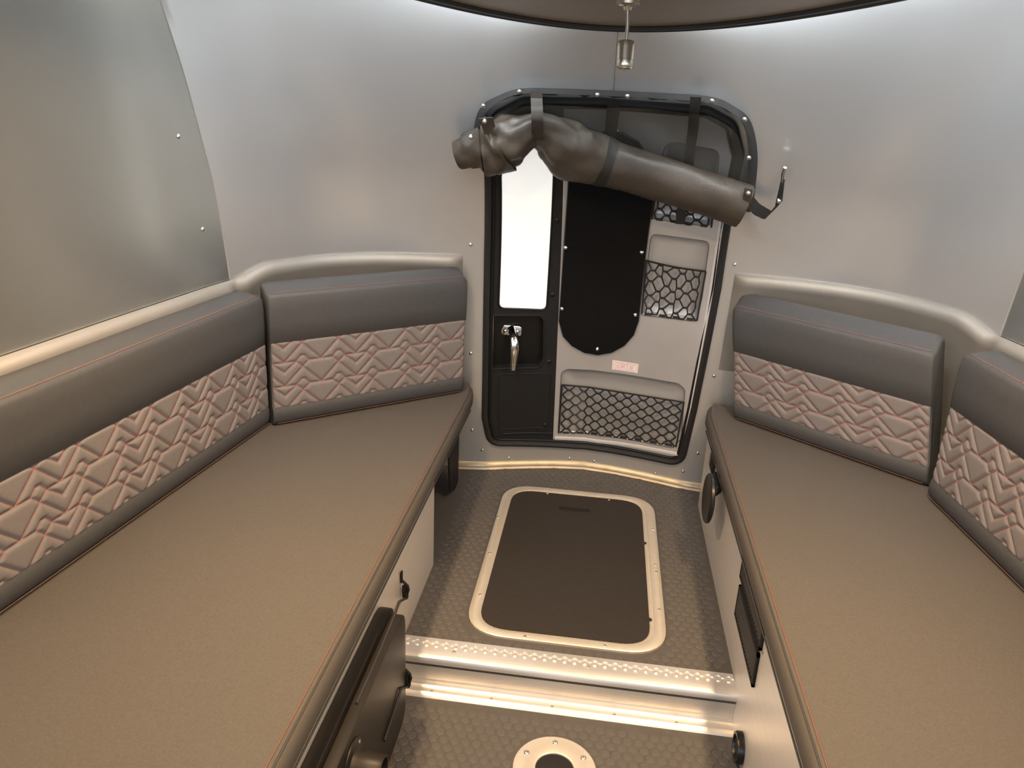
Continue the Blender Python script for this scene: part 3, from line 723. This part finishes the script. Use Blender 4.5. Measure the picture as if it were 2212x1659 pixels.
# ------------------------------------------------------------------ rolled mesh screen
scr = tag(empty('door_screen', tuple(onwall(1330, 300, .03))), 'dark mesh door screen snapped on above and rolled up in straps', 'screen')
OFF = .048
outl = [onwall(*q, .004) for q in [(1023, 345), (1022, 310), (1024, 262), (1040, 224), (1076, 206), (1118, 189), (1210, 191), (1300, 194), (1420, 200), (1545, 207), (1585, 228), (1620, 252), (1634, 300), (1638, 350), (1630, 420), (1626, 455)]]
inn = [onwall(*q, OFF) for q in [(1040, 345), (1037, 310), (1040, 268), (1052, 236), (1084, 216), (1122, 200), (1212, 204), (1300, 207), (1420, 213), (1538, 221), (1576, 240), (1604, 262), (1615, 300), (1617, 350), (1612, 420), (1608, 455)]]
def chaikin(P, k=2):
    P = [np.array(q) for q in P]
    for _ in range(k): P = [P[0]]+[q for a, b in zip(P[:-1], P[1:]) for q in (a*.75+b*.25, a*.25+b*.75)]+[P[-1]]
    return P
def resamp(P, n):
    P = np.array(P); a = np.concatenate([[0], np.cumsum(np.linalg.norm(np.diff(P, axis=0), axis=1))]); t = np.linspace(0, a[-1], n); return np.stack([np.interp(t, a, P[:, i]) for i in range(3)], 1)
oo, ii = resamp(chaikin(outl), 61), resamp(chaikin(inn), 61)
rnd = random.Random(4); jig = np.array([.004*math.sin(i*1.3)+.003*math.sin(i*2.9+1) for i in range(61)])
mids = []
for t in (0, .35, .7, 1.0):
    m_ = oo*(1-t)+ii*t; m_ = m_+np.array([wnorm(q[0], q[2]) for q in m_])*(.010*math.sin(math.pi*t)+.0*t)+np.array([0, 0, 1])*(jig*math.sin(math.pi*t))[:, None]; mids.append(m_)
border = MB().grid([[tuple(q) for q in r] for r in mids]).build('border_band', 'strap_black', None, angle=80); border['label'] = 'black border band'
# centre sheet of see-through mesh
cpoly = [(q[0], q[2]) for q in ii]
low_edge = [(P[0], P[2]) for P in [onwall(1600, 470, OFF), onwall(1450, 420, OFF), onwall(1300, 360, OFF), onwall(1230, 320, OFF), onwall(1165, 285, OFF), onwall(1110, 310, OFF), onwall(1050, 350, OFF)]]
def mesh_map(x, z, off):
    d = .006*math.sin(x*14+z*31)*math.sin(z*20+1)+.007*(.5-abs(math.sin((x*.5+z)*26)))*min(1, max(0, (z-1.12)/.12)); return wp(x, z, off+d)
ms = wall_patch([cpoly[4:-1]+low_edge], OFF-.004, 0, .02, mesh_map).build('mesh_sheet', 'mesh_screen', None, angle=80); ms['label'] = 'see-through dark mesh'
adopt(scr, border, ms)
for u, v, off in [(1044, 229, OFF), (1122, 198, OFF), (1290, 205, OFF), (1355, 208, OFF), (1538, 218, OFF), (1608, 258, OFF), (1617, 341, OFF)]:
    P = onwall(u, v, off+.002); inst(SNAP, 'snap', align(wnorm(P[0], P[2]), P), scr)
# the roll itself
path = [(988, 334, 33), (1008, 329, 37), (1032, 322, 42), (1052, 320, 54), (1072, 315, 56), (1100, 302, 58), (1130, 288, 46), (1160, 276, 36), (1188, 290, 44), (1215, 312, 58), (1245, 330, 62), (1280, 342, 58), (1320, 354, 54), (1380, 373, 52), (1440, 392, 51), (1510, 415, 50), (1570, 434, 49), (1608, 447, 48)]
ROFF = .085
pc = [onwall(u, v, ROFF) for u, v, r in path]; pr_ = [r*zc(P)/FPX for P, (u, v, r) in zip(pc, path)]
tt = np.linspace(0, len(path)-1, 110); pcs = np.stack([[pchip(range(len(path)), [q[i] for q in pc])(t) for t in tt] for i in range(3)], 1); prs = [pchip(range(len(path)), pr_)(t) for t in tt]
mb = MB(); rows = []; NS = 40
for i, (P, r) in enumerate(zip(pcs, prs)):
    a = pcs[max(0, i-1)]; b = pcs[min(len(pcs)-1, i+1)]; t = (b-a)/np.linalg.norm(b-a)
    nrm = wnorm(P[0], P[2]); nrm = nrm-t*(nrm@t); nrm /= np.linalg.norm(nrm); up_ = np.cross(nrm, t)
    s = tt[i]; amp = .16*math.exp(-((s-6)/3.6)**2)+.035; row = []
    for j in range(NS):
        q = 2*math.pi*j/NS
        k = 1+amp*(.5*math.sin(3*q+s*1.9)+.35*math.sin(5*q-s*2.6+1)+.25*math.sin(2*q+s*.9)+.25*math.sin(8*q+s*1.3))
        rg = math.exp(-((s-5.5)/3.2)**2); k += rg*(.20*(.6-abs(math.sin(1.5*q+s*1.1)))+.12*(.6-abs(math.sin(2.5*q-s*1.7+.7))))
        sp = .07*((q/(2*math.pi)+.35+.02*s) % 1.0)           # spiral lap of the rolled cloth
        row.append(P+(up_*math.cos(q)+nrm*math.sin(q)*.78)*r*(k-.05+sp))
    rows.append(row)
mb.grid([[tuple(q) for q in r] for r in rows], wrap=True)
roll = mb.build('rolled_section', 'mesh_roll', None, angle=60); roll['label'] = 'rolled-up mesh bundle'
# spiral end laps
laps = []
for end, sg in ((0, -1), (len(pcs)-1, 1)):
    P, r = pcs[end], prs[end]; b = pcs[1] if end == 0 else pcs[-2]; t = (P-b)/np.linalg.norm(P-b); nrm = wnorm(P[0], P[2]); nrm = nrm-t*(nrm@t); nrm /= np.linalg.norm(nrm); up_ = np.cross(nrm, t)
    A_, B_ = [], []
    for k in range(70):
        q = k*.27; rr = r*(.98-k*.0115); d = up_*math.cos(q)+nrm*math.sin(q)*.78
        A_.append(tuple(P-t*.03+d*rr)); B_.append(tuple(P+t*(.004-.010*(k/70))+d*rr))
    laps.append(MB().grid([A_, B_]).build('roll_lap', 'mesh_roll', None, angle=80))
# folded-over collar flaps at the left end
def flap(name, i0, i1, grow, m):
    rows2 = []
    for i in range(i0, i1):
        P = np.array(pcs[i]); row = [P+(np.array(q)-P)*(1+grow*(1+.25*math.sin(i*.9))) for q in rows[i]]; rows2.append([tuple(q) for q in row])
    return MB().grid(rows2, wrap=True).build(name, m, None, angle=80)
f1 = flap('collar_fold', 7, 16, .09, 'mesh_roll'); f2 = flap('collar_fold', 16, 30, .12, 'mesh_roll'); f3 = flap('end_hem', 101, 110, .02, 'mesh_roll')
adopt(scr, roll, f1, f2, f3, *laps)
# straps
def ribbon(name, pts, wid, side, m='strap_black', th=.0015):
    L_, R_ = [], []
    pts = resamp(pts, 24)
    sd = resamp(side, 24) if np.array(side).ndim == 2 else np.array([side]*24, float)
    for P, s_ in zip(pts, sd):
        s_ = s_/np.linalg.norm(s_); L_.append(P-s_*wid/2); R_.append(P+s_*wid/2)
    nr = [np.cross(pts[min(i+1, 23)]-pts[max(i-1, 0)], sd[i]) for i in range(24)]; nr = [q/np.linalg.norm(q)*th/2 for q in nr]
    rows3 = [[tuple(a+n_) for a, n_ in zip(L_, nr)], [tuple(a+n_) for a, n_ in zip(R_, nr)], [tuple(a-n_) for a, n_ in zip(R_, nr)], [tuple(a-n_) for a, n_ in zip(L_, nr)], [tuple(a+n_) for a, n_ in zip(L_, nr)]]
    return MB().grid(rows3).build(name, m, None, angle=40)
def band(i0, i1, grow):
    rows2 = []
    for i in range(i0, i1+1):
        P = np.array(pcs[i]); rows2.append([tuple(P+(np.array(q)-P)*(1+grow)) for q in rows[i]])
    return MB().grid(rows2, wrap=True).build('strap_loop', 'strap_black', None, angle=80)
iw = lambda u: min(range(len(pcs)), key=lambda i: abs((CX+FPX*(ROT@(pcs[i]-CAM))[0]/(ROT@(pcs[i]-CAM))[2])-u))
straps = [band(iw(1293), iw(1317), .035)]
ex = np.array([1.0, 0, 0])
straps.append(ribbon('strap', [onwall(1158, 198, OFF+.010), onwall(1159, 214, OFF+.022), onwall(1160, 236, .118), onwall(1161, 258, .142), onwall(1161, 282, .142), onwall(1161, 303, .125), onwall(1160, 312, .095)], .033, ex, 'strap_brown'))
straps.append(ribbon('strap', [onwall(1326, 218, OFF-.014), onwall(1322, 262, OFF-.016), onwall(1318, 300, OFF-.018), onwall(1312, 335, OFF-.02)], .036, ex))
straps.append(ribbon('strap', [onwall(1503, 210, OFF+.006), onwall(1501, 230, OFF+.008), onwall(1497, 280, OFF-.018), onwall(1490, 330, OFF-.02), onwall(1482, 400, .03), onwall(1474, 440, .03), onwall(1469, 484, .03)], .029, ex))
# tail strap with metal end hanging off the right
tl_ = [onwall(1612, 424, .05), onwall(1634, 452, .06), onwall(1660, 466, .07), onwall(1682, 440, .075), onwall(1688, 405, .07), onwall(1691, 388, .06)]
sdv = np.array([[0, -.1, 1], [.3, -.2, 1], [.5, -.7, .8], [.3, -1, .5], [.1, -1, .2], [.1, -1, .1]])
straps.append(ribbon('strap_tail', tl_, .036, sdv))
tip = MB().tube([onwall(1690, 392, .06), onwall(1692, 376, .06), onwall(1696, 362, .06)], [.005, .006, .0055], 10).build('strap_tip', 'chrome', None); tip['label'] = 'chrome strap end'
adopt(scr, tip, *straps)
def snap_at(u, v, off):
    P = onwall(u, v, off); n_ = (CAM-P)/np.linalg.norm(CAM-P); inst(SNAP, 'snap', align(n_+wnorm(P[0], P[2]), P), scr)
def corner_flap(pts, off):
    P = [onwall(u, v, off) for u, v in pts]; n_ = wnorm(P[0][0], P[0][2])*.0015
    return MB().prism(list(range(len(P))), lambda i: P[i]-n_, lambda i: P[i]+n_).build('corner_tab', 'mesh_roll', None, smooth=False)
adopt(scr, corner_flap([(1035, 256), (1064, 253), (1070, 272), (1050, 300)], .128), corner_flap([(1608, 405), (1626, 409), (1622, 440), (1604, 436)], .128))
snap_at(1047, 262, .132); snap_at(1616, 417, .131); snap_at(1017, 296, .13); snap_at(1682, 434, .082)

# ------------------------------------------------------------------ ceiling panel and reading lamp
zpan = lambda y: 1.50-.08*(y-2.10)
cp = tag(empty('ceiling_panel', (0, 1.4, 1.56)), 'brown ceiling panel with black rim above the rear door', 'ceiling panel')
cpo = [(x, 2.112-1.47*x*x) for x in np.linspace(-.86, .86, 61)]+[(.95, .35), (-.95, .35)]
cpd = [(x, y) for x, y in cpo]
V, F = fill([dense(cpd, .05)], .12)
body = MB().add([(x, y, zpan(y)) for x, y in V], F).build('panel_board', 'ceiling_brown', None, angle=40)
rim_ = MB(); k = len(cpd)-2
rp_ = cpd[:k]; rows = []
for x, y in rp_:
    n2 = np.array([2*1.47*x, 1.0]); n2 /= np.linalg.norm(n2)
    rows.append([(x+n2[0]*a, y+n2[1]*a, zpan(y)+b) for a, b in [(-.034, .0), (-.030, -.006), (-.018, -.007), (-.014, -.003), (-.008, -.008), (.004, -.008), (.010, .002), (.010, .16), (.0, .16)]])
rim_ = rim_.grid(rows).build('panel_rim', 'rubber_black', None, angle=50)
ls = MB().grid([[(q[6][0]+(q[6][0]-q[5][0])*.25, q[6][1]+(q[6][1]-q[5][1])*.25, q[6][2]+h_) for q in rows[8:-8]] for h_ in (.022, .046)]).build('led_strip', 'led_cool', None); ls['label'] = 'cool white light strip behind the rim'
adopt(cp, body, rim_, ls)
for u, v in [(1880, 4)]:
    P = np.array(onz(u, v, 1.52)); inst(RIVET, 'rivet', align((0, 0, -1), (P[0], P[1], zpan(P[1])-.0)), cp)
d = ray(1357, 4); t = (1.50+.08*2.10-CAM[2])/(d[2]+.08*d[1]); LB = CAM+d*t
T2 = ony(1353, 90, LB[1]-.01); T3 = ony(1349, 147, LB[1]-.02)
lamp = tag(empty('reading_lamp', tuple(LB)), 'brushed nickel reading lamp on a stalk under ceiling panel', 'lamp')
Ml = align((0, 0, -1), LB)
base = MB().lathe([(.026, -.002), (.026, .004), (.022, .008), (.010, .010), (.008, .016)], 24, Ml).build('base', 'nickel', None)
stem = MB().tube([LB, LB+(T2-LB)*.3, LB+(T2-LB)*.6+np.array([.001, 0, 0]), T2], [.0052, .0052, .0042, .0042], 12).build('stem', 'nickel', None)
ax = (T3-T2)/np.linalg.norm(T3-T2); Lh = np.linalg.norm(T3-T2); Mx = align(ax, T2-ax*.001)
R0 = .0178
head = MB().lathe([(.005, -.001), (R0*.96, .001), (R0, .004), (R0, .010), (R0*.96, .0105), (R0*.96, .0115), (R0, .012), (R0, Lh*.72), (R0*.96, Lh*.73), (R0*.96, Lh*.75), (R0, Lh*.76), (R0, Lh-.002), (R0*.93, Lh), (R0*.72, Lh-.002), (R0*.68, Lh-.008)], 32, Mx).build('lamp_head', 'nickel', None, angle=35)
lens = MB().lathe([(R0*.66, Lh-.006), (R0*.5, Lh-.003), (.001, Lh-.002)], 24, Mx).build('lens', 'lens_frosted', None)
adopt(lamp, base, stem, head, lens)
for s_ in (-1, 1): inst(SCREW, 'screw', align((0, 0, -1), LB+np.array([s_*.017, -.006, -.006])), lamp)

# warm ceiling lights either side of the panel, over the benches
for s_ in (-1, 1):
    for k_, yy in enumerate((1.32, .62)):
        lx, lz = .55*s_, zpan(yy)-.0005
        cl_ = tag(empty('ceiling_light', (lx, yy, lz)), 'round warm ceiling light %s over the %s bench' % ('close to the reading lamp' if k_ == 0 else 'far from the reading lamp', 'stowed table' if s_ < 0 else 'louvred vent'), 'light')
        Mc = align((0, 0, -1), (lx, yy, lz))
        a_ = MB().lathe([(.045, 0), (.045, .006), (.036, .010), (.033, .007)], 28, Mc).build('bezel', 'nickel', None)
        b_ = MB().lathe([(.033, .003), (.032, .006), (.001, .007)], 28, Mc).build('diffuser', 'lamp_glow', None)
        adopt(cl_, a_, b_)
        area('ceiling_light_glow', (lx, yy, lz-.014), .065, WARM_W*(1.3 if k_ == 0 else .7), WARM).data.spread = math.radians(150)

# ------------------------------------------------------------------ stowed table on the left bench front
tb = tag(empty('stowed_table', (-.40, 1.1, ZL)), 'dark stowed table panel strapped upright against the bench front', 'table')
xa, xb, xc = -.4165, -.388, -.362
P_top = onx(853, 1293, xb); zt = P_top[2]; ye = P_top[1]
def yz_poly(y0, y1, z0, z1, r): return fillet([(y0, z0), (y1, z0), (y1, z1), (y0, z1)], r, 5)
t1 = MB().prism(yz_poly(.55, ye, ZL+.004, zt, [.0, .05, .06, 0]), lambda q: (xa, q[0], q[1]), lambda q: (xb, q[0], q[1])).build('table_top', 'table_dark', None, bevel=.004)
t2 = MB().prism(yz_poly(.55, ye-.004, ZL+.03, zt-.016, [.0, .05, .05, 0]), lambda q: (xb, q[0], q[1]), lambda q: (xc, q[0], q[1])).build('folding_leaf', 'table_dark', None, bevel=.004)
adopt(tb, t1, t2)
Ps = onx(758, 1662, xc); Mf = align((1, 0, 0), Ps)
sk1 = MB().lathe([(.055, 0), (.055, .004), (.040, .007), (.034, .020), (.032, .055), (.033, .060), (.028, .060), (.027, .02), (.002, .018)], 32, Mf).build('leg_socket', 'table_dark', None, angle=35)
adopt(tb, sk1)
for k in range(4): q = math.radians(45+90*k); inst(SCREW, 'screw', align((1, 0, 0), Ps+np.array([.006, .046*math.cos(q), .046*math.sin(q)])), tb)
# elastic cords with hooks holding the table
def bungee(hook_px, tail_px, label, px_):
    H0 = onx(*hook_px, px_); T0 = [onx(u, v, xc+.004) for u, v in tail_px]
    o = tag(empty('elastic_cord', tuple(H0)), label, 'cord', None)
    c = np.array(H0)
    st_ = MB().box(c+np.array([0, -.006, .020]), c+np.array([.004, .006, .050])).build('staple', 'plastic_black', None, bevel=.001)
    hk = MB().tube([c+np.array([.003, 0, .024]), c+np.array([.010, -.002, .020]), c+np.array([.018, -.004, .014]), c+np.array([.021, -.006, .004]), c+np.array([.016, -.004, -.012])], .0035, 8).build('hook', 'plastic_black', None)
    bd_ = MB().tube([c+np.array([.010, 0, .010]), c+np.array([.011, 0, -.006]), c+np.array([.012, -.002, -.020]), c+np.array([.013, -.003, -.026])], [.007, .009, .008, .005], 10).build('hook_body', 'plastic_black', None)
    cord = MB().tube([c+np.array([.013, -.003, -.024])]+T0, .0032, 8).build('cord', 'rubber_black', None)
    adopt(o, st_, hk, bd_, cord)
bungee((866, 1272), [(862, 1300), (848, 1340), (815, 1420), (770, 1520)], 'black elastic cord hooked beside the upper edge of the stowed table', -.4165)
bungee((870, 1462), [(866, 1488), (850, 1540), (830, 1600)], 'black elastic cord hooked beside the step next to the stowed table', -.372)

# ------------------------------------------------------------------ right bench fittings
xr = .4175
def vent(quad, nslat, label):
    P = [onx(u, v, xr) for u, v in quad]; y0 = (P[2][1]+P[3][1])/2; y1 = (P[0][1]+P[1][1])/2; z0 = (P[1][2]+P[2][2])/2; z1 = (P[0][2]+P[3][2])/2
    v_ = tag(empty('vent_grille', (xr, (y0+y1)/2, z0)), label, 'vent')
    fr2 = [MB().box((xr-.006, y0, z0), (xr+.0006, y1, z0+.008)), MB().box((xr-.006, y0, z1-.008), (xr+.0006, y1, z1)), MB().box((xr-.006, y0, z0), (xr+.0006, y0+.008, z1)), MB().box((xr-.006, y1-.008, z0), (xr+.0006, y1, z1))]
    fb = MB(); [fb.add(m_.v, m_.f) for m_ in fr2]; f = fb.build('frame', 'plastic_black', None, smooth=False)
    bb = MB().box((xr-.0012, y0, z0), (xr+.0006, y1, z1)).build('backing', 'slot_black', None, smooth=False)
    sl = []
    for i in range(nslat):
        yy = y0+.012+(y1-y0-.024)*i/(nslat-1)
        sl.append(MB().add([(xr-.001, yy-.004, z0+.008), (xr-.0055, yy+.003, z0+.008), (xr-.0045, yy+.0045, z0+.008), (xr-.001, yy-.004, z1-.008), (xr-.0055, yy+.003, z1-.008), (xr-.0045, yy+.0045, z1-.008)], [(0, 1, 4, 3), (1, 2, 5, 4), (2, 0, 3, 5), (0, 2, 1), (3, 4, 5)]).build('slat', 'vent_slat', None, smooth=False))
    adopt(v_, f, bb, *sl); return v_
vent([(1601, 1265), (1591, 1328), (1629, 1484), (1643, 1412)], 18, 'lower black louvred vent grille on the aluminium bench front')
vent([(1607, 1205), (1603, 1252), (1645, 1400), (1660, 1340)], 18, 'upper black louvred vent grille tucked under the seat cushion edge')
# round disc on a stalk
Pd = onx(1530, 1076, .372); Pm = onx(1548, 1042, .412)
rd = tag(empty('round_vent', tuple(onx(1548, 1042, xr))), 'black round disc on a short stalk at the bench end by rear door', 'vent')
Mr = align((-1, -.02, .02), Pd)
rr_ = 54*zc(Pd)/FPX
dsc = MB().lathe([(rr_*.2, -.010), (rr_*.9, -.008), (rr_, -.004), (rr_, .003), (rr_*.95, .006), (rr_*.86, .004), (.002, .003)], 36, Mr).build('disc', 'plastic_gloss_black', None, angle=35)
stk2 = MB().tube([Pd+np.array([.006, 0, .012]), Pd+np.array([.022, .0, .03]), Pm], [.012, .013, .014], 12).build('stalk', 'plastic_black', None)
mnt = MB().box(Pm+np.array([-.010, -.020, -.028]), Pm+np.array([.006, .020, .028])).build('mount', 'plastic_black', None, bevel=.004)
adopt(rd, dsc, stk2, mnt)
Po = onx(1544, 992, .418)
sw = tag(empty('switch_plate', tuple(Po)), 'small black plate with metal pin above the round disc', 'plate')
adopt(sw, MB().box(Po+np.array([-.010, -.035, -.040]), Po+np.array([0, .035, .040])).build('plate', 'plastic_black', None, bevel=.004), MB().tube([Po+np.array([-.012, .01, .012]), Po+np.array([-.012, .01, -.02])], .004, 8).build('pin', 'chrome', None))
# round ring vent on the lower bench front
Pv = onx(1590, 1614, .405)
rv = tag(empty('ring_vent', tuple(Pv)), 'black ring-shaped heater vent low on the bench front', 'vent')
Mv = align((-1, 0, 0), (xr, Pv[1], Pv[2])); rr2 = 34*zc(Pv)/FPX
rg = MB().lathe([(rr2, 0), (rr2, .010), (rr2*.94, .015), (rr2*.80, .015), (rr2*.74, .010), (rr2*.72, .001)], 36, Mv); rg.f = rg.f[:-2]; rgo = rg.build('ring', 'plastic_gloss_black', None, angle=40)
bkd = MB().lathe([(rr2*.8, .0005), (rr2*.8, .001), (.001, .001)], 30, Mv).build('vent_back', 'slot_black', None)
adopt(rv, rgo, bkd)
for k in range(3):
    sl_ = MB().box((xr-.010, Pv[1]-rr2*.72, Pv[2]-rr2*.4+k*rr2*.4-.002), (xr-.004, Pv[1]+rr2*.72, Pv[2]-rr2*.4+k*rr2*.4+.002)).build('louvre', 'vent_slat', None, smooth=False); adopt(rv, sl_)
for u, v in [(1648, 1410), (1608, 1625)]:
    P = onx(u, v, xr); inst(DARKSCREW, 'screw', align((-1, 0, 0), P), brt).name = 'screw'
